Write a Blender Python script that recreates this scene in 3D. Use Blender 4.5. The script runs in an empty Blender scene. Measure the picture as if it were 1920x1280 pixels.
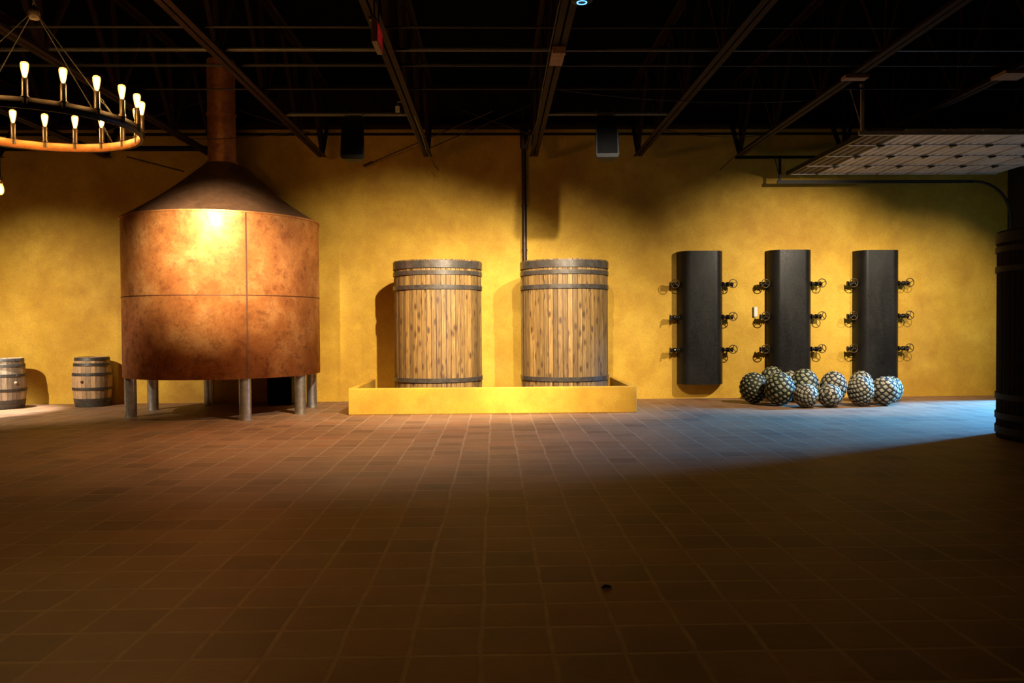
import bpy, bmesh, math, random
from mathutils import Vector, Matrix
PI = math.pi
rnd = random.Random(7)
sc = bpy.context.scene
COL = sc.collection

# ------------------------------------------------------------------ mesh builder
class MB:
    """collects shapes and links them as ONE mesh object"""
    def __init__(self):
        self.v, self.f, self.m, self.s = [], [], [], []
    def add(self, verts, faces, mi=0, smooth=False):
        b = len(self.v)
        self.v += [tuple(p) for p in verts]
        for q in faces:
            self.f.append([b + i for i in q]); self.m.append(mi); self.s.append(smooth)
        return self
    def box(self, c, size, mi=0, rot=None):
        x, y, z = (k / 2 for k in size)
        vs = [Vector((sx * x, sy * y, sz * z)) for sz in (-1, 1) for sy in (-1, 1) for sx in (-1, 1)]
        if rot is not None:
            vs = [rot @ v for v in vs]
        vs = [v + Vector(c) for v in vs]
        return self.add(vs, [(0, 2, 3, 1), (4, 5, 7, 6), (0, 1, 5, 4), (2, 6, 7, 3), (0, 4, 6, 2), (1, 3, 7, 5)], mi)
    def span(self, a, b, mi=0):
        return self.box([(a[i] + b[i]) / 2 for i in range(3)], [abs(b[i] - a[i]) for i in range(3)], mi)
    def bar(self, a, b, w, h, mi=0, up=(0, 0, 1)):
        a, b = Vector(a), Vector(b)
        d = (b - a); L = d.length; d.normalize()
        u = Vector(up)
        if abs(d.dot(u)) > .99:
            u = Vector((1, 0, 0))
        s = d.cross(u).normalized(); t = s.cross(d).normalized()
        R = Matrix((s, d, t)).transposed()
        return self.box((a + b) / 2, (w, L, h), mi, R)
    def tube(self, pts, r, n=10, mi=0, closed=False, caps=True):
        pts = [Vector(p) for p in pts]; k = len(pts)
        rs = r if isinstance(r, (list, tuple)) else [r] * k
        vs, fs = [], []
        prev = None
        for i, p in enumerate(pts):
            if closed:
                d = pts[(i + 1) % k] - pts[i - 1]
            else:
                d = pts[min(i + 1, k - 1)] - pts[max(i - 1, 0)]
            d.normalize()
            if prev is None:
                u = Vector((0, 0, 1)) if abs(d.z) < .9 else Vector((1, 0, 0))
                s = d.cross(u).normalized()
            else:
                s = (prev - d * prev.dot(d)).normalized()
            prev = s
            t = d.cross(s)
            for j in range(n):
                a = 2 * PI * j / n
                vs.append(p + rs[i] * (s * math.cos(a) + t * math.sin(a)))
        for i in range(k if closed else k - 1):
            i2 = (i + 1) % k
            for j in range(n):
                j2 = (j + 1) % n
                fs.append((i * n + j, i2 * n + j, i2 * n + j2, i * n + j2))
        self.add(vs, [f[::-1] for f in fs], mi, True)
        if caps and not closed:
            self.add([vs[j] for j in range(n)], [tuple(range(n))], mi)
            self.add([vs[(k - 1) * n + j] for j in range(n)], [tuple(range(n))[::-1]], mi)
        return self
    def lathe(self, prof, n=48, c=(0, 0, 0), mi=0, closed=False, smooth=True, rot=None):
        vs, fs = [], []
        k = len(prof)
        for r, z in prof:
            for j in range(n):
                a = 2 * PI * j / n
                p = Vector((r * math.cos(a), r * math.sin(a), z))
                if rot is not None:
                    p = rot @ p
                vs.append(p + Vector(c))
        for i in range(k if closed else k - 1):
            i2 = (i + 1) % k
            for j in range(n):
                j2 = (j + 1) % n
                fs.append((i * n + j, i * n + j2, i2 * n + j2, i2 * n + j))
        return self.add(vs, fs, mi, smooth)
    def band(self, r, z0, z1, t=.016, n=96):
        """a flat iron strap round a vat: crisp edges"""
        for seg in ([(r - t, z0), (r, z0)], [(r, z0), (r, z1)], [(r, z1), (r - t, z1)]):
            self.lathe(seg, n)
        return self
    def disc(self, r, z, n=48, c=(0, 0, 0), mi=0, up=True):
        vs = [(c[0] + r * math.cos(2 * PI * j / n), c[1] + r * math.sin(2 * PI * j / n), c[2] + z) for j in range(n)]
        return self.add(vs, [tuple(range(n)) if up else tuple(range(n))[::-1]], mi)
    def prism(self, poly, z0, z1, mi=0, smooth_sides=False):
        n = len(poly)
        vs = [(x, y, z0) for x, y in poly] + [(x, y, z1) for x, y in poly]
        self.add(vs, [(i, (i + 1) % n, n + (i + 1) % n, n + i) for i in range(n)], mi, smooth_sides)
        self.add(vs[:n], [tuple(range(n))[::-1]], mi); self.add(vs[n:], [tuple(range(n))], mi)
        return self
    def build(self, name, mats, parent=None, loc=None, bevel=0, kind=None, auto=True):
        me = bpy.data.meshes.new(name)
        me.from_pydata(self.v, [], self.f)
        if not isinstance(mats, (list, tuple)):
            mats = [mats]
        for m in mats:
            me.materials.append(m)
        for p, mi, s in zip(me.polygons, self.m, self.s):
            p.material_index = mi; p.use_smooth = s
        me.update()
        o = bpy.data.objects.new(name, me); COL.objects.link(o)
        if parent is not None:
            o.parent = parent
        if loc is not None:
            o.location = loc
        if bevel:
            b = o.modifiers.new('bevel', 'BEVEL'); b.width = bevel; b.segments = 2; b.limit_method = 'ANGLE'
            b.angle_limit = math.radians(50)
        if kind:
            o['kind'] = kind
        return o

def thing(name, label, cat, loc=(0, 0, 0), rz=0, group=None):
    o = bpy.data.objects.new(name, None); COL.objects.link(o)
    o.empty_display_size = .1
    o.location = loc; o.rotation_euler = (0, 0, rz)
    o['label'] = label; o['category'] = cat
    if group:
        o['group'] = group
    return o

def tag(o, label, cat, group=None):
    o['label'] = label; o['category'] = cat
    if group:
        o['group'] = group
    return o

def copy_tree(o, parent=None):
    c = o.copy(); COL.objects.link(c)
    if parent is not None:
        c.parent = parent
    for ch in [x for x in list(o.children)]:
        copy_tree(ch, c)
    return c

# ------------------------------------------------------------------ materials
class NT:
    def __init__(self, name):
        self.mat = bpy.data.materials.new(name); self.mat.use_nodes = True
        self.t = self.mat.node_tree
        self.b = self.t.nodes['Principled BSDF']
    def n(self, typ, **kw):
        nd = self.t.nodes.new(typ)
        for k, v in kw.items():
            setattr(nd, k, v)
        return nd
    def l(self, a, b):
        self.t.links.new(a, b)
    def coord(self, scale=(1, 1, 1), which='Object'):
        tc = self.n('ShaderNodeTexCoord'); mp = self.n('ShaderNodeMapping')
        mp.inputs['Scale'].default_value = scale
        self.l(tc.outputs[which], mp.inputs['Vector']); return mp.outputs[0]
    def noise(self, vec, scale, detail=4, rough=.55, dist=0):
        nd = self.n('ShaderNodeTexNoise'); nd.inputs['Scale'].default_value = scale
        nd.inputs['Detail'].default_value = detail; nd.inputs['Roughness'].default_value = rough
        nd.inputs['Distortion'].default_value = dist
        self.l(vec, nd.inputs['Vector']); return nd.outputs['Fac']
    def ramp(self, fac, stops):
        r = self.n('ShaderNodeValToRGB'); e = r.color_ramp.elements
        while len(e) < len(stops):
            e.new(.5)
        for el, (p, c) in zip(e, stops):
            el.position = p
            el.color = (c, c, c, 1) if isinstance(c, (int, float)) else (*c, 1)
        self.l(fac, r.inputs['Fac']); return r.outputs['Color']
    def mix(self, fac, a, b, mode='MIX'):
        m = self.n('ShaderNodeMix', data_type='RGBA', blend_type=mode)
        for sock, v in ((m.inputs[0], fac), (m.inputs[6], a), (m.inputs[7], b)):
            if isinstance(v, (int, float)):
                sock.default_value = v
            elif isinstance(v, (tuple, list)):
                sock.default_value = (*v, 1)
            else:
                self.l(v, sock)
        return m.outputs[2]
    def math(self, op, a, b=0, c=None):
        m = self.n('ShaderNodeMath', operation=op)
        for i, v in enumerate([a, b] + ([c] if c is not None else [])):
            if isinstance(v, (int, float)):
                m.inputs[i].default_value = v
            else:
                self.l(v, m.inputs[i])
        return m.outputs[0]
    def bump(self, h, strength=.3, dist=.01):
        b = self.n('ShaderNodeBump'); b.inputs['Strength'].default_value = strength
        b.inputs['Distance'].default_value = dist
        self.l(h, b.inputs['Height']); self.l(b.outputs[0], self.b.inputs['Normal'])
    def set(self, **kw):
        for k, v in kw.items():
            s = self.b.inputs[k.replace('_', ' ')]
            if isinstance(v, (int, float)):
                s.default_value = v
            elif isinstance(v, (tuple, list)):
                s.default_value = (*v, 1)
            else:
                self.l(v, s)
        return self

def plain(name, col, rough=.6, metal=0, var=.15, scale=18, **kw):
    t = NT(name)
    v = t.noise(t.coord(), scale, 4)
    k = t.ramp(v, [(.3, 1 - var), (.7, 1 + var)])
    t.set(Base_Color=t.mix(1, col, k, 'MULTIPLY'), Roughness=rough, Metallic=metal, **kw)
    return t.mat

def m_plaster():
    t = NT('mustard_plaster'); c = t.coord()
    a = t.noise(c, .6, 6, .62, .3); b = t.noise(c, 2.6, 7, .68, .2); g = t.noise(c, 55, 3, .6); m = t.noise(c, 1.5, 6, .6)
    col = t.ramp(a, [(.3, (.40, .195, .010)), (.5, (.58, .325, .020)), (.70, (.72, .435, .042))])
    col = t.mix(t.ramp(b, [(.40, 0), (.70, .6)]), col, (.42, .205, .014))
    col = t.mix(t.ramp(m, [(.45, 0), (.75, .55)]), col, (.76, .47, .055))
    k = t.ramp(g, [(.3, .82), (.7, 1.12)])
    col = t.mix(1, col, k, 'MULTIPLY')
    t.set(Base_Color=col, Roughness=.75)
    t.bump(t.math('ADD', t.math('MULTIPLY', b, .5), t.math('MULTIPLY', g, .12)), .25, .012)
    return t.mat

def m_floor():
    t = NT('saltillo_tile'); c = t.coord()
    wob = t.n('ShaderNodeTexNoise'); wob.inputs['Scale'].default_value = 1.3; wob.inputs['Detail'].default_value = 3
    t.l(c, wob.inputs['Vector'])
    vm = t.n('ShaderNodeVectorMath', operation='MULTIPLY_ADD')
    t.l(wob.outputs['Color'], vm.inputs[0]); vm.inputs[1].default_value = (.05, .03, 0); t.l(c, vm.inputs[2])
    sp = t.n('ShaderNodeSeparateXYZ'); t.l(vm.outputs[0], sp.inputs[0])
    P = .3235
    u = t.math('DIVIDE', t.math('ADD', sp.outputs[0], 40 * P + .048), P)
    v = t.math('DIVIDE', t.math('ADD', sp.outputs[1], 40 * P + .02), P)
    fu, fv = t.math('FRACT', u), t.math('FRACT', v)
    du = t.math('MINIMUM', fu, t.math('SUBTRACT', 1, fu)); dv = t.math('MINIMUM', fv, t.math('SUBTRACT', 1, fv))
    dmin = t.math('MINIMUM', du, dv)
    joint = t.ramp(dmin, [(.022, 1), (.05, 0)])
    cell = t.n('ShaderNodeCombineXYZ'); t.l(t.math('FLOOR', u), cell.inputs[0]); t.l(t.math('FLOOR', v), cell.inputs[1])
    wn = t.n('ShaderNodeTexWhiteNoise', noise_dimensions='2D'); t.l(cell.outputs[0], wn.inputs['Vector'])
    tile = t.ramp(wn.outputs['Value'], [(0, (.160, .080, .040)), (.25, (.215, .110, .055)), (.6, (.245, .130, .066)),
                                        (.85, (.240, .107, .048)), (1, (.20, .120, .068))])
    big = t.noise(c, 1.1, 5, .6); fine = t.noise(t.coord((5, 30, 5)), 3, 5, .7)
    tile = t.mix(1, tile, t.ramp(big, [(.3, .72), (.7, 1.2)]), 'MULTIPLY')
    tile = t.mix(1, tile, t.ramp(fine, [(.3, .72), (.7, 1.2)]), 'MULTIPLY')
    grout = t.mix(t.ramp(t.noise(c, 7, 4), [(.35, 0), (.7, 1)]), (.24, .138, .074), (.33, .215, .13))
    col = t.mix(joint, tile, grout)
    t.set(Base_Color=col, Roughness=t.ramp(fine, [(.3, .48), (.7, .7)]))
    h = t.math('ADD', t.math('MULTIPLY', t.math('SUBTRACT', 1, joint), .5), t.math('MULTIPLY', fine, .25))
    t.bump(h, .25, .008)
    return t.mat

def m_copper():
    t = NT('patinated_copper'); c = t.coord()
    a = t.noise(c, 1.3, 8, .70, .2); b = t.noise(c, 6, 9, .78, .25); d = t.noise(c, 30, 6, .75)
    col = t.ramp(a, [(.32, (.32, .095, .024)), (.5, (.54, .205, .055)), (.68, (.76, .38, .13))])
    col = t.mix(t.ramp(b, [(.50, 0), (.66, .8)]), col, (.20, .06, .018))
    col = t.mix(t.ramp(d, [(.50, 0), (.72, .5)]), col, (.16, .05, .018))
    t.set(Base_Color=col, Metallic=.55, Roughness=t.ramp(b, [(.3, .40), (.7, .60)]))
    t.bump(t.math('ADD', t.math('MULTIPLY', a, 1.0), t.math('MULTIPLY', b, .15)), .12, .03)
    return t.mat

def m_cone():
    t = NT('dull_copper_sheet'); c = t.coord()
    a = t.noise(c, 1.4, 6, .65, .5); b = t.noise(c, 9, 6, .7)
    col = t.ramp(a, [(.3, (.16, .08, .042)), (.6, (.28, .14, .075)), (.75, (.36, .20, .12))])
    col = t.mix(1, col, t.ramp(b, [(.3, .75), (.7, 1.15)]), 'MULTIPLY')
    t.set(Base_Color=col, Metallic=.45, Roughness=.5)
    t.bump(a, .2, .05)
    return t.mat

def m_wood(name, c0, c1, c2, knots=True, grain=(22, 22, 1.2), rough=.62):
    t = NT(name)
    g = t.n('ShaderNodeNewGeometry')
    rr = g.outputs['Random Per Island']
    c = t.coord(grain)
    off = t.n('ShaderNodeVectorMath', operation='ADD')
    cb = t.n('ShaderNodeCombineXYZ'); t.l(t.math('MULTIPLY', rr, 37), cb.inputs[2])
    t.l(c, off.inputs[0]); t.l(cb.outputs[0], off.inputs[1])
    gr = t.noise(off.outputs[0], 1.6, 6, .68, 1.0)
    base = t.ramp(gr, [(.28, c0), (.52, c1), (.72, c2)])
    base = t.mix(1, base, t.ramp(rr, [(0, .55), (.5, .95), (1, 1.3)]), 'MULTIPLY')
    if knots:
        vo = t.n('ShaderNodeTexVoronoi'); vo.inputs['Scale'].default_value = 1
        c2_ = t.coord((10, 10, 4.2))
        o2 = t.n('ShaderNodeVectorMath', operation='ADD'); t.l(c2_, o2.inputs[0]); t.l(cb.outputs[0], o2.inputs[1])
        t.l(o2.outputs[0], vo.inputs['Vector'])
        base = t.mix(t.ramp(vo.outputs['Distance'], [(.15, .92), (.34, 0)]), base, (.06, .026, .009))
    t.set(Base_Color=base, Roughness=rough)
    t.bump(gr, .3, .006)
    return t.mat

def m_galv():
    t = NT('galvanised_pipe'); c = t.coord()
    a = t.noise(c, 14, 4)
    t.set(Base_Color=t.ramp(a, [(.3, (.42, .40, .36)), (.7, (.62, .60, .56))]), Metallic=.9, Roughness=.34)
    return t.mat

def m_hoop():
    t = NT('hoop_iron'); c = t.coord((1, 1, 1))
    a = t.noise(c, 12, 5)
    t.set(Base_Color=t.ramp(a, [(.3, (.075, .062, .052)), (.7, (.145, .125, .105))]), Metallic=.6, Roughness=.34)
    return t.mat

def m_blacksteel():
    t = NT('black_steel_plate'); c = t.coord((1, 1, .35))
    a = t.noise(c, 2.4, 6, .62, .5); b = t.noise(t.coord(), 30, 4)
    t.set(Base_Color=t.ramp(a, [(.3, (.007, .006, .0055)), (.7, (.022, .020, .018))]), Metallic=.2, Specular_IOR_Level=.25,
          Roughness=t.ramp(b, [(.3, .34), (.7, .5)]))
    t.bump(a, .08, .02)
    return t.mat

def m_emit(name, col, strength):
    t = NT(name); t.set(Base_Color=(.02, .02, .02), Emission_Color=col, Emission_Strength=strength); return t.mat

M = dict(
    plaster=m_plaster(), floor=m_floor(), copper=m_copper(), cone=m_cone(), galv=m_galv(), hoop=m_hoop(),
    panel=m_blacksteel(),
    vatwood=m_wood('knotty_pine_staves', (.08, .040, .011), (.225, .125, .034), (.38, .235, .075)),
    shadevat=plain('shaded_vat_wood', (.012, .008, .006), .9, 0, .3, Specular_IOR_Level=.1),  # vat wood with the shade of the unlit right corner painted in
    barrelwood=m_wood('oak_barrel_staves', (.20, .11, .055), (.40, .25, .13), (.52, .34, .19), knots=False, grain=(30, 30, 3)),
    oldoak=m_wood('grey_oak_staves', (.19, .13, .09), (.36, .27, .19), (.50, .39, .29), knots=False, grain=(30, 30, 3)),
    barrelhoop=plain('barrel_hoop_iron', (.07, .062, .055), .5, .5, .3),
    black=plain('black_paint', (.004, .004, .0045), .6, Specular_IOR_Level=.2),
    cloth=plain('black_grille_cloth', (.003, .003, .0035), 1.0, Specular_IOR_Level=.05),
    ceiling=plain('black_ceiling', (.002, .002, .002), 1.0, Specular_IOR_Level=.02),
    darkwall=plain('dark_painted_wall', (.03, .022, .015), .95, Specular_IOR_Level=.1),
    joist=plain('brown_primed_steel', (.020, .0085, .0045), .7, 0, .35, 6, Specular_IOR_Level=.08),
    header=plain('oxide_red_steel', (.016, .006, .004), .8, 0, .3, 4, Specular_IOR_Level=.08),
    ironpipe=plain('brown_iron_pipe', (.05, .028, .02), .42, .5, .3),
    darkpipe=plain('dark_wall_pipe', (.012, .008, .006), .7, 0, Specular_IOR_Level=.1),
    conduit=plain('zinc_conduit', (.11, .10, .085), .45, .4),
    wire=plain('grey_wire', (.045, .038, .033), .6, .2, Specular_IOR_Level=.15),
    ring=plain('chandelier_iron', (.05, .03, .02), .55, .4, .3),
    woodring=plain('chandelier_wood_band', (.62, .24, .07), .6, 0, .25, 9),
    sleeve=plain('candle_sleeve', (.06, .04, .028), .35, .6),
    brass=plain('dark_brass', (.30, .19, .08), .35, .9),
    valve=plain('valve_iron', (.025, .022, .02), .28, .75, .3),
    wheel=plain('hand_wheel_iron', (.07, .045, .02), .4, .6, .3),
    agavedark=plain('agave_fibre', (.012, .016, .006), .75, 0, .4, 20),
    agavedark2=plain('agave_brown_fibre', (.022, .016, .009), .75, 0, .4, 20),
    white=plain('white_plastic', (.7, .68, .64), .5, 0, .05),
    doorpan=plain('painted_door_sheet', (.52, .48, .47), .5, .25, .2, 3),
    doorbrown=plain('brown_door_sheet', (.10, .075, .065), .6, .2, .3, 3),  # first section's sheet, darker and browner than the others
    doordark=plain('door_hinge_iron', (.03, .028, .027), .5, .4),
    doortrim=plain('door_rail_steel', (.50, .46, .38), .5, .4, .15),
    block=plain('timber_block', (.25, .13, .06), .8, 0, .3),
    redface=m_emit('exit_red_face', (.9, .004, .006), .05),
    exitletter=m_emit('exit_letters', (1.0, .03, .03), .16),
    blueled=m_emit('blue_led', (.06, .30, 1.0), 7.0),
    bulb=None, filament=m_emit('filament', (1.0, .62, .24), 270),
    leaf=plain('dry_leaf', (.02, .016, .012), .8),
    cork=plain('bung', (.50, .38, .25), .8),
    bunghole=plain('bung_hole', (.06, .012, .008), .6),
)
def m_bulb():
    t = NT('amber_bulb_glass')
    tr = t.n('ShaderNodeBsdfTransparent'); tr.inputs[0].default_value = (1.0, .86, .62, 1)
    em = t.n('ShaderNodeEmission'); em.inputs[0].default_value = (1.0, .48, .10, 1); em.inputs[1].default_value = 1.6
    gl = t.n('ShaderNodeBsdfGlossy'); gl.inputs[1].default_value = .1
    m1 = t.n('ShaderNodeAddShader'); t.l(tr.outputs[0], m1.inputs[0]); t.l(em.outputs[0], m1.inputs[1])
    m2 = t.n('ShaderNodeMixShader'); m2.inputs[0].default_value = .06; t.l(m1.outputs[0], m2.inputs[1]); t.l(gl.outputs[0], m2.inputs[2])
    t.l(m2.outputs[0], t.t.nodes['Material Output'].inputs[0]); return t.mat
M['bulb'] = m_bulb()
def m_pads(name, a, b):
    t = NT(name)
    g = t.n('ShaderNodeNewGeometry'); n = t.noise(t.coord(), 40, 4)
    col = t.ramp(g.outputs['Random Per Island'], [(0, a), (1, b)])
    t.set(Base_Color=t.mix(1, col, t.ramp(n, [(.3, .75), (.7, 1.15)]), 'MULTIPLY'), Roughness=.6)
    return t.mat
M['pads'] = m_pads('agave_leaf_stubs', (.20, .19, .10), (.38, .36, .22))
M['pads2'] = m_pads('agave_pale_stubs', (.25, .215, .14), (.43, .39, .28))

# ------------------------------------------------------------------ setting
WY = 15.56            # back wall
XL, XR, YB, ZC = -13.2, 10.15, -4.6, 6.05
def plane(name, pts, mat):
    o = MB().add(pts, [tuple(range(len(pts)))]).build(name, mat, kind='structure'); return o
MB().span((XL, YB, -.12), (XR, WY, 0)).build('floor', M['floor'], kind='structure')
MB().span((XL, YB, ZC), (XR, WY, ZC + .12)).build('ceiling', M['ceiling'], kind='structure')
MB().span((XL - .2, WY, -.12), (XR + .2, WY + .2, ZC + .12)).build('wall_back', M['plaster'], kind='structure')
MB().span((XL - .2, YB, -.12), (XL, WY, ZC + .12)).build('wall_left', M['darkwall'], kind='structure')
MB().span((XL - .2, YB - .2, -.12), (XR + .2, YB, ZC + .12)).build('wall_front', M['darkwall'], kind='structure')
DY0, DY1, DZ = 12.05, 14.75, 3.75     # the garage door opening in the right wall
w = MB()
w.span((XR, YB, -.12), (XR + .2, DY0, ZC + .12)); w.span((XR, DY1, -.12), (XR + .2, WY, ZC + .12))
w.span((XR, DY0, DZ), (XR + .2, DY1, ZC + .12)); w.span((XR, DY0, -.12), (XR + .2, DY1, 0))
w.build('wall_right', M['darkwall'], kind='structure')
h = MB(); h.span((XL, 15.3, 5.27), (XR, WY, 5.33)); h.span((XL, 15.42, 5.33), (XR, 15.46, 5.95)); h.span((XL, 15.3, 5.95), (XR, WY, 6.04))
h.build('trim_1', M['header'], kind='structure')

# ------------------------------------------------------------------ copper tank
TX, TY, TR = -4.68, 13.92, 1.607
ZB, ZT, ZCN = .655, 3.26, 4.27
tank = thing('copper_tank', 'large round copper still with cone roof and six pipe legs, left of the wooden vats', 'tank', (TX, TY, 0))
s = MB()
s.lathe([(TR - .02, ZB), (TR, ZB), (TR, ZT)], 128)
s.disc(TR - .02, ZB, 128, up=False)
s.build('shell', M['copper'], tank)
c = MB()
prof = [(TR + .012, ZT + .006)]
for k in range(1, 13):
    q = k / 12
    prof.append((TR + .012 + (.255 - TR) * q, ZT + .006 + (ZCN - ZT) * (q - .10 * math.sin(PI * q) * .55)))
c.lathe(prof, 96)
c.build('cone_roof', M['cone'], tank)
r_ = MB(); r_.lathe([(TR - .01, ZT - .012), (TR + .016, ZT - .012), (TR + .016, ZT + .014), (TR - .01, ZT + .014)], 128, closed=True, smooth=False)
r_.build('rim', M['copper'], tank)
st = MB(); st.lathe([(.232, ZCN - .06), (.232, 6.04)], 48); st.lathe([(.232, ZCN - .02), (.262, ZCN - .02), (.262, ZCN + .03), (.232, ZCN + .03)], 48, closed=True, smooth=False)
st.lathe([(.232, 5.10), (.25, 5.10), (.25, 5.14), (.232, 5.14)], 48, closed=True, smooth=False)
st.build('chimney_stack', M['copper'], tank)
seam = plain('seam_solder', (.09, .03, .012), .55, .5)
hs = MB(); hs.lathe([(TR - .002, 1.953), (TR + .006, 1.956), (TR + .006, 1.968), (TR - .002, 1.971)], 128)
hs.build('seam', seam, tank)
for a0, z0, z1 in ((-59.4, ZB, ZT - .01), (-179, ZB, ZT - .01), (60.6, ZB, ZT - .01)):
    a = math.radians(a0); vs = MB()
    vs.box((math.cos(a) * (TR - .004), math.sin(a) * (TR - .004), (z0 + z1) / 2), (.02, .022, z1 - z0), rot=Matrix.Rotation(a, 3, 'Z'))
    vs.build('seam', seam, tank)
for a0 in (-151.5, 150.5 + 13, 120, -60.2, -19.0, 25.5):
    a = math.radians(a0); lg = MB()
    x, y = 1.49 * math.cos(a), 1.49 * math.sin(a)
    lg.lathe([(.093, 0), (.093, ZB)], 28, (x, y, 0)); lg.lathe([(.06, .0), (.104, .0), (.104, .012), (.093, .012)], 28, (x, y, 0), smooth=False)
    lg.build('leg', M['galv'], tank)

# ------------------------------------------------------------------ wooden vats
VZ, VR = 2.60, .792
def stave_ring(mb, prof, n, gap, jit=0.0, thick=.04, mi=0):
    """n separate curved staves following the profile [(radius, z)]"""
    for i in range(n):
        a0, a1 = 2 * PI * i / n, 2 * PI * (i + 1) / n
        g = gap / prof[0][0] / 2
        a0 += g; a1 -= g
        dr = rnd.uniform(-jit, jit)
        vs = []
        for r, z in prof:
            for rr in (r + dr, r + dr - thick):
                for a in (a0, a1):
                    vs.append((rr * math.cos(a), rr * math.sin(a), z))
        fs = []
        k = len(prof)
        for q in range(k - 1):
            b = q * 4
            fs += [(b, b + 1, b + 5, b + 4), (b + 3, b + 2, b + 6, b + 7), (b + 1, b + 3, b + 7, b + 5), (b + 2, b, b + 4, b + 6)]
        e = (k - 1) * 4
        fs += [(0, 2, 3, 1), (e, e + 1, e + 3, e + 2)]
        mb.add(vs, fs, mi)
def make_vat(label):
    t = thing('wooden_vat', label, 'vat', (0, 0, 0), 0, 'tall wooden fermentation vats')
    s = MB(); stave_ring(s, [(VR - .012, 0), (VR - .012, .9), (VR - .012, 1.8), (VR - .012, VZ)], 58, .009, .003, .045)
    s.lathe([(VR - .030, .02), (VR - .030, VZ - .02)], 60, mi=1)
    s.build('stave_wall', [M['vatwood'], M['bunghole']], t)
    for z0, z1 in ((2.452, 2.578), (2.338, 2.408), (2.088, 2.162), (.492, .565), (.245, .32), (.06, .15)):
        h = MB(); h.band(VR + .004, z0, z1)
        h.box(((VR + .004) * math.cos(-.6), (VR + .004) * math.sin(-.6), (z0 + z1) / 2), (.012, .05, z1 - z0 - .004), rot=Matrix.Rotation(-.6, 3, 'Z'))
        h.build('hoop', M['hoop'], t)
    l = MB(); l.lathe([(0, VZ - .13), (VR - .05, VZ - .13), (VR - .05, VZ - .10), (0, VZ - .10)], 60, smooth=False); l.build('lid', M['vatwood'], t)
    return t
vat = make_vat('left of the two wooden vats standing in the yellow plaster basin')
vat.location = (-1.01, 14.34, 0); vat.rotation_euler.z = .3
v2 = copy_tree(vat); v2.location = (1.262, 14.36, 0); v2.rotation_euler.z = 1.02
v2['label'] = 'right of the two wooden vats in the yellow basin, iron pipe behind it'
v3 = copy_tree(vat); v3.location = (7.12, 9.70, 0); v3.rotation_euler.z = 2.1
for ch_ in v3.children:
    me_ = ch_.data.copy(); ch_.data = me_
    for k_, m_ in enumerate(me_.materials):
        me_.materials[k_] = M['shadevat'] if m_.name.startswith('knotty') else (M['black'] if m_.name.startswith('hoop') else m_)  # near-black staves and hoops put the unlit silhouette into the colour
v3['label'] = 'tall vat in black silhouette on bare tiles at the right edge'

b = MB()
b.span((-2.42, 13.165, 0), (2.357, 13.265, .436)); b.span((-2.42, 13.265, 0), (-2.325, WY - .003, .436)); b.span((2.257, 13.265, 0), (2.357, WY - .003, .436))
tag(b.build('plaster_basin', M['plaster'], bevel=.012), 'low yellow plaster curb wall boxing in the two wooden vats', 'basin')

# ------------------------------------------------------------------ barrels
def make_barrel(label, wood, loc, rz, bung_ang, hole):
    t = thing('oak_barrel', label, 'barrel', loc, rz, 'oak barrels on the left')
    Hh, R0, R1 = .925, .292, .345
    def rad(z):
        q = (z / Hh - .5) * 2
        return R1 - (R1 - R0) * abs(q) ** 1.8
    prof = [(rad(Hh * k / 10) - .006, Hh * k / 10) for k in range(11)]
    s = MB(); stave_ring(s, prof, 26, .003, .0012, .03); s.lathe([(r - .02, z) for r, z in prof], 40); s.build('stave_wall', wood, t)
    for z0, z1 in ((.868, .918), (.765, .815), (.585, .635), (.315, .365), (.105, .160), (.005, .095)):
        h = MB()
        for seg in ([(rad(z0) - .008, z0), (rad(z0) + .003, z0)], [(rad(z0) + .003, z0), (rad(z1) + .003, z1)], [(rad(z1) + .003, z1), (rad(z1) - .008, z1)]):
            h.lathe(seg, 56)
        zc = (z0 + z1) / 2
        for da in (-.05, .05):
            for dz in (-.01, .012):
                a = bung_ang + .12 + da
                h.lathe([(.001, .004), (.006, .003), (.008, 0)], 8, ((rad(zc) + .003) * math.cos(a), (rad(zc) + .003) * math.sin(a), zc + dz), rot=Matrix.Rotation(a, 3, 'Z') @ Matrix.Rotation(PI / 2, 3, 'Y'))
        h.build('hoop', M['barrelhoop'], t)
    l = MB(); l.lathe([(0, Hh - .05), (R0 - .03, Hh - .05), (R0 - .03, Hh - .03), (0, Hh - .03)], 40, smooth=False); l.build('head', wood, t)
    bu = MB(); R = Matrix.Rotation(bung_ang, 3, 'Z') @ Matrix.Rotation(PI / 2, 3, 'Y')
    rr = rad(.46)
    bu.lathe([(.001, .012), (.020, .011), (.026, .004), (.027, -.02)], 16, (rr * math.cos(bung_ang), rr * math.sin(bung_ang), .475), rot=R)
    bu.build('bung', M['bunghole'] if hole else M['cork'], t)
    return t
make_barrel('whole oak barrel with iron hoops standing alone beside the copper still', M['barrelwood'], (-7.565, 15.13, 0), 0, math.radians(-90 - 4), True)
make_barrel('greyish riveted oak barrel cut off by the left edge of the photo', M['oldoak'], (-9.02, 14.87, 0), 0, math.radians(-90 + 58), False)

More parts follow.
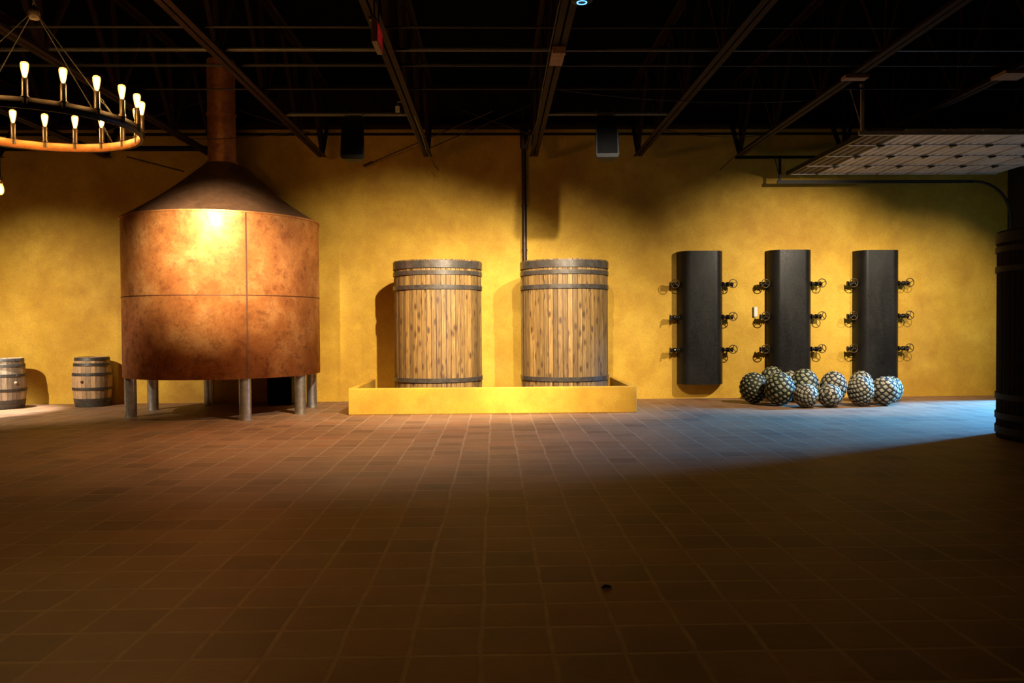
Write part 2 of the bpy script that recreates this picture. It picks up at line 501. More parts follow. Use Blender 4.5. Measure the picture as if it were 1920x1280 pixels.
# ------------------------------------------------------------------ steel wall panels with valves
def ring_pts(R, n, c, plane='xz'):
    return [(c[0] + R * math.cos(2 * PI * k / n), c[1], c[2] + R * math.sin(2 * PI * k / n)) for k in range(n)]
def make_valve(parent, x, z, side, turn, wheel=True):
    """a valve that sticks out sideways from the panel; side -1 = left, +1 = right"""
    b = MB(); y = 15.40
    Rx = Matrix.Rotation(PI / 2, 3, 'Y')
    L = .19
    x0 = x - side * .02
    prof = [(.0, -.0), (.05, 0), (.05, .018), (.034, .022), (.034, .07), (.046, .075), (.046, .135), (.034, .14), (.034, L - .02), (.05, L - .018), (.05, L), (.0, L)]
    Rm = Rx if side > 0 else Matrix.Rotation(-PI / 2, 3, 'Y')
    b.lathe(prof, 18, (x0, y, z), rot=Rm)
    b.tube([(x0 + side * .105, y, z), (x0 + side * .12, y - .06, z + .0)], .026, 12)
    wx, wz = x + side * (.155 if side > 0 else .085), z + .012
    b.tube([(x0 + side * .11, y - .05, z), (wx, y - .085, wz)], .016, 10)
    if not wheel:
        b.tube([(x0 + side * .16, y - .02, z - .02), (x0 + side * .2, y - .03, z - .05), (x0 + side * .2, y - .03, z - .085)], .016, 10)
    v = b.build('valve', M['valve'], parent)
    if wheel:
        w = MB(); yw = y - .095
        w.tube(ring_pts(.080, 28, (wx, yw, wz)), .0085, 8, closed=True)
        for k in range(3):
            a = turn + 2 * PI * k / 3
            w.tube([(wx, yw - .004, wz), (wx + .080 * math.cos(a), yw, wz + .080 * math.sin(a))], .0075, 6)
        w.lathe([(0, .016), (.013, .014), (.013, -.014), (0, -.016)], 12, (wx, yw, wz), rot=Matrix.Rotation(PI / 2, 3, 'X'))
        w.build('hand_wheel', M['wheel'], v)
def make_panel(label, x0, x1, z0, z1, broken=()):
    t = thing('mounted_panel', label, 'panel', (0, 0, 0), 0, 'black steel panels on the wall')
    yf, rx = 15.245, .20
    ry = WY - .004 - yf
    poly = []
    for k in range(0, 17):
        a = PI + PI / 2 * k / 16
        poly.append((x0 + rx + rx * math.cos(a), yf + ry + ry * math.sin(a)))
    for k in range(0, 17):
        a = -PI / 2 + PI / 2 * k / 16
        poly.append((x1 - rx + rx * math.cos(a), yf + ry + ry * math.sin(a)))
    s = MB(); s.prism(poly, z0, z1, 0, False)
    o = s.build('shell', M['panel'], t)
    for p in o.data.polygons:
        if abs(p.normal.z) < .5:
            p.use_smooth = True
    b = o.modifiers.new('bevel', 'BEVEL'); b.width = .006; b.segments = 2; b.limit_method = 'ANGLE'; b.angle_limit = math.radians(60)
    turns = (0, 1.1, -.5, .4, .6, .3)
    for i, z in enumerate((2.225, 1.59, .955)):
        make_valve(t, x0, z, -1, PI / 2 + .1 * i, wheel=(0, i) not in broken)
        make_valve(t, x1, z, 1, .5 - .35 * i + turns[i], wheel=(1, i) not in broken)
    return t
make_panel('black steel wall panel with two broken valves, left of the three', 3.575, 4.460, .292, 2.868, broken=((0, 1), (0, 2)))
make_panel('black steel wall panel with pale streaks, between the other two', 5.335, 6.195, .28, 2.880)
make_panel('black steel wall panel furthest right, beside bare plaster', 7.055, 7.915, .30, 2.866)

# ------------------------------------------------------------------ agave hearts
def make_agave(label, x, y, r, hgt, pad, n, tilt, mats, seed, z=0.0, base=False):
    rg = random.Random(seed)
    mb = MB(); rz_ = hgt / 2
    R = Matrix.Rotation(tilt[1], 3, 'Z') @ Matrix.Rotation(tilt[0], 3, 'X')
    seg, ringn = 28, 18
    vs, fs = [], []
    def S(th, ph, k=1.0):      # th from the pole, ph around
        return Vector((math.sin(th) * math.cos(ph) * k, math.sin(th) * math.sin(ph) * k, math.cos(th) * k))
    for i in range(ringn + 1):
        for j in range(seg):
            vs.append(S(PI * (.02 + .96 * i / ringn), 2 * PI * j / seg, .955))
    for i in range(ringn):
        for j in range(seg):
            fs.append((i * seg + j, (i + 1) * seg + j, (i + 1) * seg + (j + 1) % seg, i * seg + (j + 1) % seg))
    fs.append(tuple(range(seg))); fs.append(tuple(range(ringn * seg, (ringn + 1) * seg))[::-1])
    def place(p):
        p = R @ p
        return Vector((p.x * r, p.y * r, p.z * rz_ + rz_))
    mb.add([place(v) for v in vs], fs, 0, True)
    ga = PI * (3 - math.sqrt(5))
    sp = math.sqrt(4 * PI / n)
    for i in range(n):
        zz = 1 - 2 * (i + .5) / n
        if base and zz < -.80:
            continue
        th = math.acos(zz); ph = i * ga
        c0 = S(th, ph)
        e1 = Vector((-math.sin(ph), math.cos(ph), 0)); e2 = c0.cross(e1).normalized()
        k = pad * rg.uniform(.86, 1.1)
        hw, hh = sp * .68 * k, sp * .50 * k
        pts, top = [], []
        m_ = 12
        for j in range(m_):
            a = 2 * PI * j / m_
            ca, sa = math.cos(a), math.sin(a)
            q = 1 / (abs(ca) ** 1.15 + abs(sa) ** 1.15) ** (1 / 1.15)
            d = c0 + e1 * hw * q * ca + e2 * hh * q * sa
            d.normalize()
            pts.append(d * .945); top.append((c0 + (d - c0) * .93).normalized() * .99)
        cen = c0 * rg.uniform(1.005, 1.022)
        vv = [place(p) for p in pts + top] + [place(cen)]
        ff, sf = [], []
        for j in range(m_):
            j2 = (j + 1) % m_
            ff.append((m_ + j, m_ + j2, 2 * m_)); sf.append((j, j2, m_ + j2, m_ + j))
        mb.add(vv, ff, 1, False); mb.add(vv[:2 * m_], sf, 0, False)
    if base:
        mb.add([place(S(PI - .62, 2 * PI * j / 24, .99)) for j in range(24)], [tuple(range(24))[::-1]], 0)
    o = mb.build('agave_heart', mats, None, (x, y, z))
    tag(o, label, 'agave', 'trimmed agave hearts piled on the floor')
    return o
g1, g2 = [M['agavedark'], M['pads']], [M['agavedark2'], M['pads2']]
AG = [
    ('leftmost agave heart, dark green with small pale scales', 4.74, 14.45, .262, .575, .66, 150, (.35, -.4), g1, 1, 0, False),
    ('large dark agave heart second from the left, in front row', 5.06, 14.02, .265, .60, .74, 120, (.4, .5), g1, 2, 0, False),
    ('agave heart peeping up behind the second dark one', 5.20, 14.80, .245, .66, .80, 100, (.9, .2), g1, 3, 0, False),
    ('agave heart wedged behind, between second and tallest hearts', 5.63, 15.02, .20, .56, .88, 80, (1.0, -.6), g2, 4, 0, False),
    ('tallest agave heart, behind the small one at front centre', 5.70, 14.52, .262, .625, .80, 110, (.25, .3), g1, 5, 0, False),
    ('small brownish agave heart at front centre, before the tallest', 5.385, 13.66, .212, .415, .90, 120, (1.15, .5), g2, 6, 0, False),
    ('agave heart at back centre, its top against yellow wall', 6.23, 14.50, .235, .58, .86, 110, (.2, -.2), g2, 7, 0, False),
    ('small agave heart at front with blue lit right side, brown base', 5.82, 13.70, .212, .40, .90, 90, (1.3, -.5), g2, 8, 0, False),
    ('agave heart with flat dark cut base facing the camera', 6.42, 13.82, .225, .53, .88, 150, (.55, .35), g2, 9, 0, True),
    ('agave heart behind the one with the cut base', 6.80, 14.62, .225, .57, .9, 90, (.8, .3), g2, 10, 0, False),
    ('broad agave heart with large pale scales, right front of the pile', 6.885, 13.90, .236, .51, .88, 95, (.3, .2), g2, 11, 0, False),
    ('dark agave heart behind the right front one', 7.20, 14.32, .215, .49, .84, 100, (.6, -.9), g1, 12, 0, False),
    ('rightmost agave heart, small and mostly hidden at the pile end', 7.42, 14.70, .18, .36, .86, 90, (.8, .9), g1, 13, 0, False),
]
for a in AG:
    make_agave(*a)

# ------------------------------------------------------------------ chandelier
CX, CY, CR, CZ = -3.645, 6.475, 1.035, 3.035
CS = .74            # everything of the chandelier is drawn at 1/CS and scaled
ch = thing('ring_chandelier', 'large iron ring chandelier with glowing filament bulbs on candle sleeves', 'chandelier', (CX, CY, CZ)); ch.scale = (CS, CS, CS); TOP = (ZC - CZ) / CS
rg = MB(); rg.lathe([(CR - .012, 0), (CR + .012, 0), (CR + .012, .105), (CR - .012, .105)], 96, closed=True)
o = rg.build('ring', M['ring'], ch)
ib = MB(); ib.lathe([(CR - .0125, .006), (CR - .018, .006), (CR - .018, .099), (CR - .0125, .099)], 96, closed=True)
ib.build('inner_band', M['woodring'], ch)
for k in range(20):
    a = math.radians(-65.5 + 18 * k)
    x, y = CR * math.cos(a), CR * math.sin(a)
    s = MB(); s.lathe([(.028, .04), (.028, .285), (.02, .295), (.0, .295)], 16, (x, y, 0))
    s.lathe([(.0, .10), (.036, .105), (.040, .112), (.0, .112)], 16, (x, y, 0))
    so = s.build('candle_sleeve', M['sleeve'], ch)
    bl = MB(); bl.lathe([(.014, .29), (.020, .305), (.030, .35), (.037, .395), (.038, .425), (.030, .440), (.010, .448), (0, .448)], 16, (x, y, 0))
    bl.lathe([(0, .312), (.014, .32), (.024, .40), (.021, .425), (0, .43)], 10, (x, y, 0), mi=1)
    bl.build('bulb', [M['bulb'], M['filament']], so)
hz = 1.26
hb = MB(); hb.lathe([(0, hz - .05), (.05, hz - .05), (.06, hz), (.05, hz + .05), (0, hz + .05)], 20)
hb.build('hub', M['ring'], ch)
for k in range(4):
    a = math.radians(-20 + 90 * k)
    r_ = MB(); x, y = CR * math.cos(a), CR * math.sin(a)
    r_.tube([(x, y, .10), (x * .93, y * .93, .19)], .008, 6)
    for q in range(3):      # links of the shackle above the ring
        f0, f1 = .93 - .03 * q, .90 - .03 * q
        pa, pb = Vector((x * f0, y * f0, .19 + .035 * q)), Vector((x * f1, y * f1, .225 + .035 * q))
        mid, d = (pa + pb) / 2, (pb - pa)
        sd = d.cross(Vector((0, 0, 1))).normalized() if q % 2 == 0 else d.cross(Vector((y, -x, 0))).normalized()
        r_.tube([mid + d * .65 * math.cos(2 * PI * j / 12) + sd * .012 * math.sin(2 * PI * j / 12) for j in range(12)], .004, 6, closed=True)
    r_.tube([(x * .84, y * .84, .295), (x * .04, y * .04, hz)], .0055, 6)
    r_.build('hanging_rod', M['wire'], ch)
cn = MB()
z = hz + .05; q = 0
while z < TOP - .08:
    L = .07
    cn.tube([(0 if q % 2 else .016 * math.sin(2 * PI * j / 12), .016 * math.sin(2 * PI * j / 12) if q % 2 else 0, z + L / 2 + L * .62 * math.cos(2 * PI * j / 12)) for j in range(12)], .005, 6, closed=True)
    z += L; q += 1
cn.lathe([(.0, TOP - .06), (.06, TOP - .05), (.07, TOP), (0, TOP)], 20)
cn.build('chain', M['wire'], ch)

# bare bulb at the left edge
pl = thing('pendant_bulb', 'single bare glowing bulb on a cord at the left edge, before the yellow wall', 'lamp', (-5.472, 9.0, 2.985))
p = MB(); p.tube([(0, 0, .16), (0, 0, ZC - 2.95)], .006, 6); p.build('cord', M['black'], pl)
p = MB(); p.lathe([(0, .17), (.022, .165), (.026, .10), (.02, .09)], 14); p.build('socket', M['brass'], pl)
p = MB(); p.lathe([(.018, .095), (.03, .06), (.036, .02), (.028, -.015), (.012, -.03), (0, -.032)], 14); p.lathe([(0, .07), (.012, .06), (.018, .02), (.012, -.01), (0, -.014)], 10, mi=1); p.build('bulb', [M['bulb'], M['filament']], pl)

# ------------------------------------------------------------------ roof joists
JX = [(-9.05, 'roof joist beyond the chandelier, furthest left overhead'), (-7.10, 'roof joist running behind the chandelier bulbs'),
      (-5.155, 'roof joist ending beside the copper chimney stack'), (-3.16, 'roof joist just left of the left loudspeaker'),
      (-1.205, 'roof joist in the middle, right of the left loudspeaker, with stray cables'), (.755, 'roof joist with timber blocks, beside the iron downpipe'),
      (2.70, 'roof joist just right of the right loudspeaker'), (4.61, 'roof joist ending above the gap between first and second panels'),
      (6.56, 'roof joist over the raised garage door'), (8.50, 'roof joist at far right above the garage door')]
for x, lab in JX:
    t = thing('roof_joist', lab, 'joist', (x, 0, 0), 0, 'brown steel roof joists')
    zb, zt = 4.60, 5.98
    b = MB()
    for sx in (-1, 1):
        b.box((sx * .045, 5.3, zb + .005), (.066, 19.2, .010)); b.box((sx * .016, 5.3, zb + .04), (.010, 19.2, .07))
    b.build('bottom_chord', M['joist'], t)
    b = MB()
    for sx in (-1, 1):
        b.box((sx * .045, 5.45, zt + .035), (.066, 19.9, .010)); b.box((sx * .016, 5.45, zt), (.010, 19.9, .07))
    b.build('top_chord', M['joist'], t)
    y = 14.85; up = True
    b = MB(); b.bar((0, 14.86, zb + .03), (0, 15.36, 5.30), .07, .05); b.build('web_strut', M['joist'], t)
    k = 0
    while y > 3.5:
        b = MB(); b.bar((0, y, zb + .03), (0, y - .12, zt), .05, .05); b.build('web_strut', M['joist'], t)
        b = MB(); b.bar((0, y - .02, zb + .03), (0, y - .95, zt), .05, .05); b.build('web_strut', M['joist'], t)
        y -= 1.85; 
        b = MB(); b.bar((0, y + .9, zt), (0, y + .03, zb + .03), .05, .05); b.build('web_strut', M['joist'], t)

# bridging bars that lie across the joists
for i, (yy, zz, x0, x1, lab, rad_) in enumerate([
        (8.72, 4.70, -9.0, 8.5, 'thin bridging bar across the roof joists, highest in view', .012),
        (9.42, 4.70, -9.0, 8.5, 'thicker bridging bar across the roof joists behind chandelier bulbs', .022),
        (9.98, 4.70, -9.0, 8.5, 'bridging bar across the roof joists just below the thicker one', .018),
        (10.95, 4.69, -4.7, 8.5, 'thin conduit strung across the joists above both loudspeakers', .010)]):
    tag(MB().tube([(x0, yy, zz), ((x0 + x1) / 2, yy, zz), (x1, yy, zz)], rad_, 8).build('bridging_bar', M['wire'] if i != 1 else M['conduit']), lab, 'bar', 'bars across the roof joists')

# ------------------------------------------------------------------ loudspeakers on their pipes
def speaker_set(px0, px1, ypipe, sx, lab_s, lab_p, yaw):
    tag(MB().tube([(px0, ypipe, 4.64), (px1, ypipe, 4.64)], .027, 12).build('mounting_pipe', M['conduit']), lab_p, 'pipe', 'zinc pipes carrying loudspeakers')
    t = thing('loudspeaker', lab_s, 'loudspeaker', (sx, ypipe - .02, 4.61), yaw, 'hanging loudspeakers')
    cab = MB()
    def ring(z, wf, wb, y0, y1, sh):
        return [(-wf, y0 + sh, z), (wf, y0 + sh, z), (wb, y1 + sh, z), (-wb, y1 + sh, z)]
    levels = [(-.045, .150, .10, -.17, .16, .0), (-.10, .165, .11, -.18, .16, 0), (-.36, .172, .115, -.18, .16, -.03), (-.64, .178, .12, -.17, .16, -.08), (-.685, .160, .10, -.15, .14, -.09)]
    vs = []
    for L in levels:
        vs += ring(*L)
    fs = []
    for i in range(len(levels) - 1):
        for j in range(4):
            fs.append((i * 4 + j, i * 4 + (j + 1) % 4, (i + 1) * 4 + (j + 1) % 4, (i + 1) * 4 + j)[::-1])
    e = (len(levels) - 1) * 4
    fs += [(0, 1, 2, 3), (e + 3, e + 2, e + 1, e)]
    cab.add(vs, fs); cab.build('cabinet', M['black'], t, bevel=.012)
    g = MB(); g.add([(-.14, -.186, -.11), (.14, -.186, -.11), (.15, -.252, -.62), (-.15, -.252, -.62), (-.14, -.176, -.11), (.14, -.176, -.11), (.15, -.240, -.62), (-.15, -.240, -.62)],
                    [(3, 2, 1, 0), (4, 5, 6, 7), (0, 1, 5, 4), (1, 2, 6, 5), (2, 3, 7, 6), (3, 0, 4, 7)]); g.build('grille', M['cloth'], t)
    for q in (-1, 1):
        k = MB(); k.tube([(q * .13, .0, -.06), (q * .13, .02, -.014)], .009, 8)
        k.tube([(q * .13, .02 + .043 * math.cos(a), .03 + .043 * math.sin(a)) for a in [2 * PI * j / 14 for j in range(14)]], .006, 6, closed=True)
        k.build('hanger', M['conduit'], t)
speaker_set(-3.10, -1.27, 12.06, -2.08, 'black loudspeaker hanging from a pipe left of the middle joist', 'zinc pipe carrying the left loudspeaker between two joists', .05)
speaker_set(.84, 2.63, 12.03, 1.70, 'black loudspeaker hanging from a pipe over the right vat', 'zinc pipe carrying the right loudspeaker between two joists', -.05)

# ------------------------------------------------------------------ pipes, wires and small fittings
dp = thing('iron_downpipe', 'brown iron pipe running down the wall behind the right vat', 'pipe', (.594, 15.45, 0))
d = MB(); d.lathe([(.047, 0), (.047, 5.6)], 20); d.build('pipe', M['ironpipe'], dp)
for z in (2.9, 3.75, 4.32):
    d = MB(); d.lathe([(.046, z), (.056, z), (.056, z + .035), (.046, z + .035)], 20, closed=True, smooth=False); d.box((0, .07, z + .017), (.03, .07, .03)); d.build('clamp', M['ironpipe'], dp)
d = MB(); d.lathe([(.047, 4.86), (.075, 4.88), (.075, 5.24), (.047, 5.26)], 20); d.tube([(.04, -.04, 4.95), (.1, -.08, 5.05)], .03, 10); d.build('coupling', M['ironpipe'], dp)
tag(MB().tube([(XL + .01, 15.47, 5.165), (0, 15.47, 5.155), (XR - .01, 15.47, 5.15)], .026, 10).build('wall_pipe', M['darkpipe']), 'long thin dark pipe along the top of the yellow wall', 'pipe')
tag(MB().tube([(XL + .01, 15.44, 4.90), (-5.0, 15.44, 4.885)], .05, 12).build('wall_pipe', M['darkpipe']), 'thick dark pipe on the wall left of the copper stack', 'pipe')
tag(MB().tube([(4.70, 15.44, 4.69), (7.6, 15.44, 4.69)], .03, 10).build('wall_pipe', M['darkpipe']), 'short dark pipe on the wall behind the raised garage door', 'pipe')

def sag(a, b, drop, n=14):
    a, b = Vector(a), Vector(b)
    return [a.lerp(b, k / n) - Vector((0, 0, drop * 4 * (k / n) * (1 - k / n))) for k in range(n + 1)]
def cable(pts, r, lab, mat='wire', cat='cable'):
    tag(MB().tube(pts, r, 6).build('hanging_cable', M[mat]), lab, cat, 'loose cables under the roof')
cable(sag((-5.16, 13.45, 4.61), (-3.16, 13.1, 4.64), .045), .006, 'pale sagging cable crossing before the copper chimney stack')
cable(sag((.755, 11.0, 4.72), (4.61, 11.4, 4.66), .10), .006, 'sagging cable beside the conduit above the right loudspeaker')
cable([(.70, 6.2, 4.64), (.66, 8.0, 4.62), (.655, 9.0, 4.60), (.655, 9.8, 4.575), (.66, 10.6, 4.60), (.67, 11.6, 4.59), (.68, 12.4, 4.60), (.64, 13.2, 4.585), (.66, 14.2, 4.61)], .007, 'pale cable stapled along the joist with timber blocks')
cable(sag((4.61, 13.2, 4.60), (2.70, 12.9, 4.62), .08), .006, 'short cable drooping left from the joist above first panel')
cable([(-1.17, 12.0, 4.60), (-1.16, 13.2, 4.58), (-1.18, 14.2, 4.56), (-1.13, 14.9, 4.52), (-1.02, 15.0, 4.36)], .009, 'dark cable hanging off the end of the middle joist', 'ironpipe')
cable([(-1.28, 11.6, 4.60), (-1.27, 13.0, 4.585), (-1.25, 14.3, 4.59)], .008, 'cable tied beneath the middle joist beside the left loudspeaker pipe')

def rod(a, b, r, lab, tip=False):
    mb = MB().tube([a, b], r, 8)
    if tip:
        d = (Vector(b) - Vector(a)).normalized()
        mb.tube([Vector(a) - d * .02, Vector(a) + d * .18], r * 2.6, 8)
    tag(mb.build('hanging_rod', M['ironpipe']), lab, 'rod', 'thin bracing rods near the wall')
rod((-2.47, 15.42, 4.545), (-.02, 14.75, 5.40), .011, 'thin rod with thick lower end slanting up right of the left loudspeaker', True)
rod((-1.2, 14.9, 4.75), (.70, 14.75, 5.52), .009, 'thin rod slanting up from the middle joist to the downpipe')
rod((-.6, 15.2, 5.55), (.72, 14.9, 5.0), .009, 'thin rod slanting down toward the downpipe coupling')
rod((-6.75, 14.9, 4.62), (-5.9, 15.40, 4.44), .012, 'thin rod slanting down below the chandelier ring')
rod((-6.9, 14.6, 5.05), (-5.2, 14.6, 5.55), .012, 'thin brace rising to the top of the copper chimney stack')
rod((-5.1, 14.6, 5.55), (-3.25, 14.6, 4.95), .012, 'thin brace falling right from the copper chimney stack')
rod((4.56, 14.92, 4.62), (4.42, 15.50, 4.46), .010, 'short thin rod below the end of the joist over the panels')
jb = thing('junction_box', 'small pale junction box hanging left of the middle joist', 'box', (-1.42, 12.0, 4.62))
b = MB(); b.box((0, 0, .08), (.062, .05, .085)); b.build('body', M['doortrim'], jb)
b = MB(); b.tube([(0, 0, .12), (0, 0, .19)], .01, 8); b.tube([(.03, 0, .04), (.05, 0, .0)], .009, 8); b.bar((0, 0, .19), (.2, 0, .19), .02, .01); b.build('stem', M['conduit'], jb)
for x, y, lab, dx, L in ((.755, 9.3, 'timber block clamped under the joist near the downpipe', .15, .55), (4.61, 10.1, 'timber block under the joist left of the garage door', .30, .14), (6.56, 10.0, 'timber block under the joist above the garage door', .34, .3)):
    b = MB(); b.box((0, 0, -.02), (dx, L, .04)); b.box((-.01 * 0, -L / 2 + .03, -.05), (dx * .97, .07, .05)) if x < 1 else None
    tag(b.build('mounting_block', M['block'], None, (x, y, 4.60)), lab, 'block', 'timber blocks under the joists')

ap = thing('access_point', 'round black ceiling device with a glowing blue ring', 'device', (.836, 7.45, 4.46))
a_ = MB(); a_.lathe([(0, .0), (.06, 0), (.10, .015), (.115, .045), (.115, .075), (0, .075)], 32); a_.build('body', M['black'], ap)
a_ = MB(); a_.tube([(.044 * math.cos(2 * PI * k / 28), .044 * math.sin(2 * PI * k / 28), -.001) for k in range(28)], .005, 8, closed=True); a_.build('light_ring', M['blueled'], ap)
a_ = MB(); a_.tube([(0, 0, .07), (0, 0, ZC - 4.46)], .012, 8); a_.build('stem', M['black'], ap)

ex = thing('exit_sign', 'dim red exit sign hanging edge-on from the roof', 'sign', (-1.02, 7.0, 3.935))
e_ = MB(); e_.span((-.028, -.02, 0), (.020, .33, .20)); e_.build('housing', plain('exit_housing', (.06, .02, .012), .5), ex, bevel=.004)
e_ = MB(); e_.span((.020, -.01, .012), (.024, .32, .188)); e_.build('face', M['redface'], ex)
def letter(mb, ch, y, z, w, h, t_, x):
    S = {'E': [(0, 0, t_, h), (0, 0, w, t_), (0, h - t_, w, h), (0, h / 2 - t_ / 2, w * .85, h / 2 + t_ / 2)], 'I': [(w / 2 - t_ / 2, 0, w / 2 + t_ / 2, h)],
         'T': [(0, h - t_, w, h), (w / 2 - t_ / 2, 0, w / 2 + t_ / 2, h)]}
    if ch == 'X':
        mb.bar((x, y, z), (x, y + w, z + h), t_, .003, up=(1, 0, 0)); mb.bar((x + .0005, y + w, z), (x + .0005, y, z + h), t_, .003, up=(1, 0, 0)); return
    for a0, b0, a1, b1 in S[ch]:
        mb.span((x - .0015, y + a0, z + b0), (x + .0015, y + a1, z + b1))
e_ = MB()
for k, chx in enumerate('EXIT'):
    letter(e_, chx, .025 + k * .07, .035, .052 if chx != 'I' else .03, .13, .014, .0252)
e_.build('lettering', M['exitletter'], ex)
e_ = MB(); e_.tube([(-.01, .02, .19), (-.01, .02, ZC - 3.935)], .01, 8); e_.tube([(-.01, .29, .19), (-.01, .29, ZC - 3.935)], .01, 8); e_.box((-.02, .02, .21), (.06, .05, .03)); e_.build('bracket', M['ironpipe'], ex)

sw = thing('wall_outlet', 'small white wall plate between the first and second black panels', 'outlet', (5.13, WY, 1.69))
o_ = MB(); o_.box((.01, -.006, 0), (.065, .012, .19)); o_.build('plate', M['white'], sw, bevel=.003)
o_ = MB(); o_.box((-.045, -.012, -.01), (.012, .024, .20)); o_.box((-.03, -.012, -.10), (.04, .024, .012)); o_.build('bracket', M['black'], sw)

sb = thing('subwoofer', 'black boxy speaker on the floor underneath the copper still', 'loudspeaker', (-4.02, 15.14, 0))
o_ = MB(); o_.box((0, 0, .265), (.46, .42, .49)); o_.build('cabinet', M['black'], sb, bevel=.01)
o_ = MB(); o_.box((0, -.215, .265), (.40, .012, .43)); o_.build('grille', M['cloth'], sb)
for q in (-1, 1):
    for r2 in (-1, 1):
        o_ = MB(); o_.lathe([(.0, 0), (.02, 0), (.02, .022), (0, .022)], 10, (q * .18, r2 * .16, 0)); o_.build('foot', M['cloth'], sb)
tag(MB().tube([(-3.50, WY - .012, 0), (-3.50, WY - .012, .55)], .010, 8).build('wall_cable', M['darkpipe']), 'short dark cable running up the wall right of the copper still', 'cable')
lf = MB()
for k in range(2):
    pts = []
    for j in range(9):
        a = PI * j / 8
        pts.append((.05 * math.cos(a) + .03 * k, .018 * math.sin(a) * (1 if k == 0 else -1), .006 + .012 * math.sin(a)))
    pts += [(-.05 + .03 * k, 0, .002)]
    lf.add(pts, [tuple(range(len(pts)))])
lf = MB(); lf.tube([(-.03, -.008, .005), (-.012, .005, .012), (.01, .003, .010), (.028, .008, .006)], [.003, .009, .008, .002], 8)
tag(lf.build('dry_leaf', M['leaf'], None, (.615, 4.40, -.002)), 'small dark curled leaf lying on the tiles in the foreground', 'leaf')

# ------------------------------------------------------------------ raised garage door and its tracks
X0, X1, Y0, Y1, ZD = 5.56, 9.62, 11.74, 15.06, 4.28
door = thing('door_1', 'pale ribbed sectional garage door rolled up flat under the roof at right', 'door', (0, 0, 0)); door['kind'] = 'structure'
secw = .58
for k in range(7):
    xa, xb = X0 + k * secw, X0 + (k + 1) * secw - .045
    prof = []
    nrib = 4; wv = (xb - xa) / nrib
    for q in range(nrib):
        xs = xa + q * wv
        prof += [(xs, 0), (xs + wv * .55, 0), (xs + wv * .62, .022), (xs + wv * .93, .022)]
    prof.append((xb, 0))
    poly = prof + [(xb, .05), (xa, .05)]
    n = len(poly)
    s = MB(); dz = -.012 if k == 0 else 0
    s.add([(x, Y0, ZD + z) for x, z in poly] + [(x, Y1, ZD + z) for x, z in poly],
          [(i, n + i, n + (i + 1) % n, (i + 1) % n) for i in range(n)] + [tuple(range(n)), tuple(range(n, 2 * n))[::-1]])
    s.build('door_section', M['doorpan'] if k else M['doorbrown'], door)
    s = MB()
    for yy in (Y0 + .06, 12.55, 13.38, 14.22, Y1 - .06):
        s.box(((xa + xb) / 2, yy, ZD - .006), (xb - xa, .045, .012))
    s.build('stile', M['doorpan'], door)
    if k:
        for yy in (12.55, 13.38, 14.22):
            hg = MB(); hg.box((xa - .007, yy, ZD - .016), (.13, .05, .018)); hg.tube([(xa - .007, yy - .05, ZD - .03), (xa - .007, yy + .05, ZD - .03)], .014, 8); hg.build('hinge', M['doordark'], door)
s = MB(); s.box((X0 + .02, (Y0 + Y1) / 2, ZD + .02), (.05, Y1 - Y0, .075)); s.build('bottom_seal', M['doordark'], door)
s = MB(); s.box((6.05 + .3, Y0 + .35, ZD + .10), (.75, .06, .07)); s.box((8.3, Y0 + .35, ZD + .08), (1.1, .06, .06)); s.build('reinforcing_strut', M['doortrim'], door)
def track(y, lab, mat, sgn):
    t = thing('door_track', lab, 'track', (0, 0, 0), 0, 'steel tracks of the garage door')
    zt = ZD - .02 if sgn < 0 else 4.15
    pts = [(5.40, y, zt), (9.2, y, zt)]
    for k in range(1, 9):
        a = PI / 2 * k / 8
        pts.append((9.2 + .72 * math.sin(a), y, zt - .72 + .72 * math.cos(a)))
    pts.append((9.92, y, .0))
    m = MB()
    for i in range(len(pts) - 1):
        m.bar(pts[i], pts[i + 1], .035, .06, up=(0, 1, 0) if i else (0, 0, 1))
    m.build('rail', M[mat], t)
    m = MB(); top = 4.62 if sgn > 0 else 4.98
    m.span((5.43, y - .02, zt - .01), (5.47, y + .02, top))
    for q in range(12):
        m.span((5.425, y - .022, zt + .03 + q * (top - zt) / 13), (5.475, y - .018, zt + .045 + q * (top - zt) / 13))
    m.bar((5.45, y, top - .02), (5.45, y + .06, top), .03, .03)
    m.build('hanger', M[mat], t)
    m = MB(); m.bar((5.46, y, zt + .02), (5.46 - .14, y + (.12 if sgn < 0 else -.1), top - .03), .022, .008); m.build('brace', M[mat], t)
    return t
track(11.70, 'pale steel track along the near edge of the garage door', 'doortrim', -1)
track(15.10, 'dark steel track along the far wall edge of the garage door', 'doordark', 1)

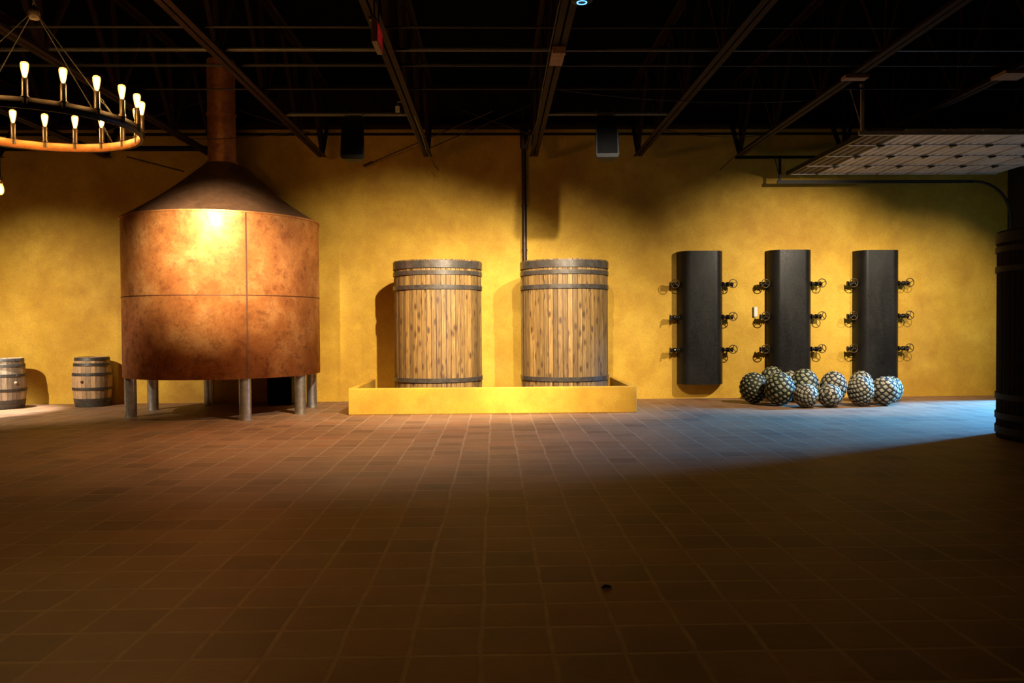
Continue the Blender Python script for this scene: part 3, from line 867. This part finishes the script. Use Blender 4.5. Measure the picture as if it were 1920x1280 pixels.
# ------------------------------------------------------------------ lights
def spot(name, loc, aim, power, size, blend, radius, col):
    L = bpy.data.lights.new(name, 'SPOT'); L.energy = power; L.spot_size = math.radians(size); L.spot_blend = blend
    L.shadow_soft_size = radius; L.color = col
    o = bpy.data.objects.new(name, L); COL.objects.link(o); o.location = loc
    o.rotation_euler = (Vector(aim) - Vector(loc)).to_track_quat('-Z', 'Y').to_euler()
    return o
WARM = (1.0, .78, .46); WARM2 = (1.0, .86, .64)
spot('tank_spot', (-3.35, 7.65, 3.8), (-4.3, 12.4, 2.5), 7200, 33, 1.0, .05, (1, .82, .54))
spot('vat_spot_left', (.03, 9.3, 4.45), (-1.6, 15.0, .6), 3100, 70, 1.0, .04, WARM2)
spot('vat_spot_middle', (.95, 9.3, 4.45), (.4, 15.0, .6), 1400, 56, 1.0, .04, WARM2)
spot('vat_spot_right', (2.25, 9.3, 4.45), (.9, 15.0, .7), 2000, 64, 1.0, .04, WARM2)
spot('panel_spot_left', (6.6, 11.0, 4.0), (5.7, 15.4, .9), 1700, 84, 1.0, .03, WARM2)
spot('panel_spot_right', (9.0, 11.3, 3.9), (8.3, 15.4, 1.2), 760, 64, 1.0, .03, WARM2)
spot('barrel_downlight', (-9.2, 14.2, 4.5), (-9.2, 14.21, .0), 4300, 38, .6, .04, (1, .93, .82))
spot('wall_spot', (-9.2, 9.0, 4.45), (-8.3, 15.5, .0), 2700, 60, 1.0, .04, WARM2)
spot('floor_fill', (-1.6, 10.6, 4.45), (-1.7, 11.4, .0), 1000, 112, 1.0, .15, (1.0, .62, .26))  # added warm fill, stands in for the vat spots' spill on the floor
D = bpy.data.lights.new('daylight', 'AREA'); D.shape = 'RECTANGLE'; D.size = 1.4; D.size_y = 1.2; D.energy = 900; D.spread = math.radians(42); D.color = (.085, .43, 1.0)
do = bpy.data.objects.new('daylight', D); COL.objects.link(do); do.location = (16.5, 15.4, 5.1)
do.rotation_euler = (Vector((8.6, 13.3, 0)) - Vector(do.location)).to_track_quat('-Z', 'Y').to_euler()
wd = bpy.data.worlds.new('sky'); sc.world = wd; wd.use_nodes = True
bg = wd.node_tree.nodes['Background']; bg.inputs[0].default_value = (.17, .46, 1.0, 1); bg.inputs[1].default_value = .12

# ------------------------------------------------------------------ camera
cam = bpy.data.cameras.new('camera'); cam.sensor_width = 36; cam.lens = 36 * 1493 / 1920; cam.clip_start = .05; cam.clip_end = 200
co = bpy.data.objects.new('camera', cam); COL.objects.link(co)
R3 = Matrix(((.999730430, .007597951, -.021939429), (-.022092991, .020754022, -.999540480), (-.007139128, .999755741, .020916289)))
R3 = Matrix((R3[0], R3[1], R3[2]))
co.matrix_world = Matrix.Translation((0, 0, 1.47)) @ R3.to_4x4()
sc.camera = co
sc.view_settings.view_transform = 'Standard'; sc.view_settings.look = 'None'
sc.view_settings.exposure = 0; sc.view_settings.gamma = 1; sc.view_settings.use_curve_mapping = False
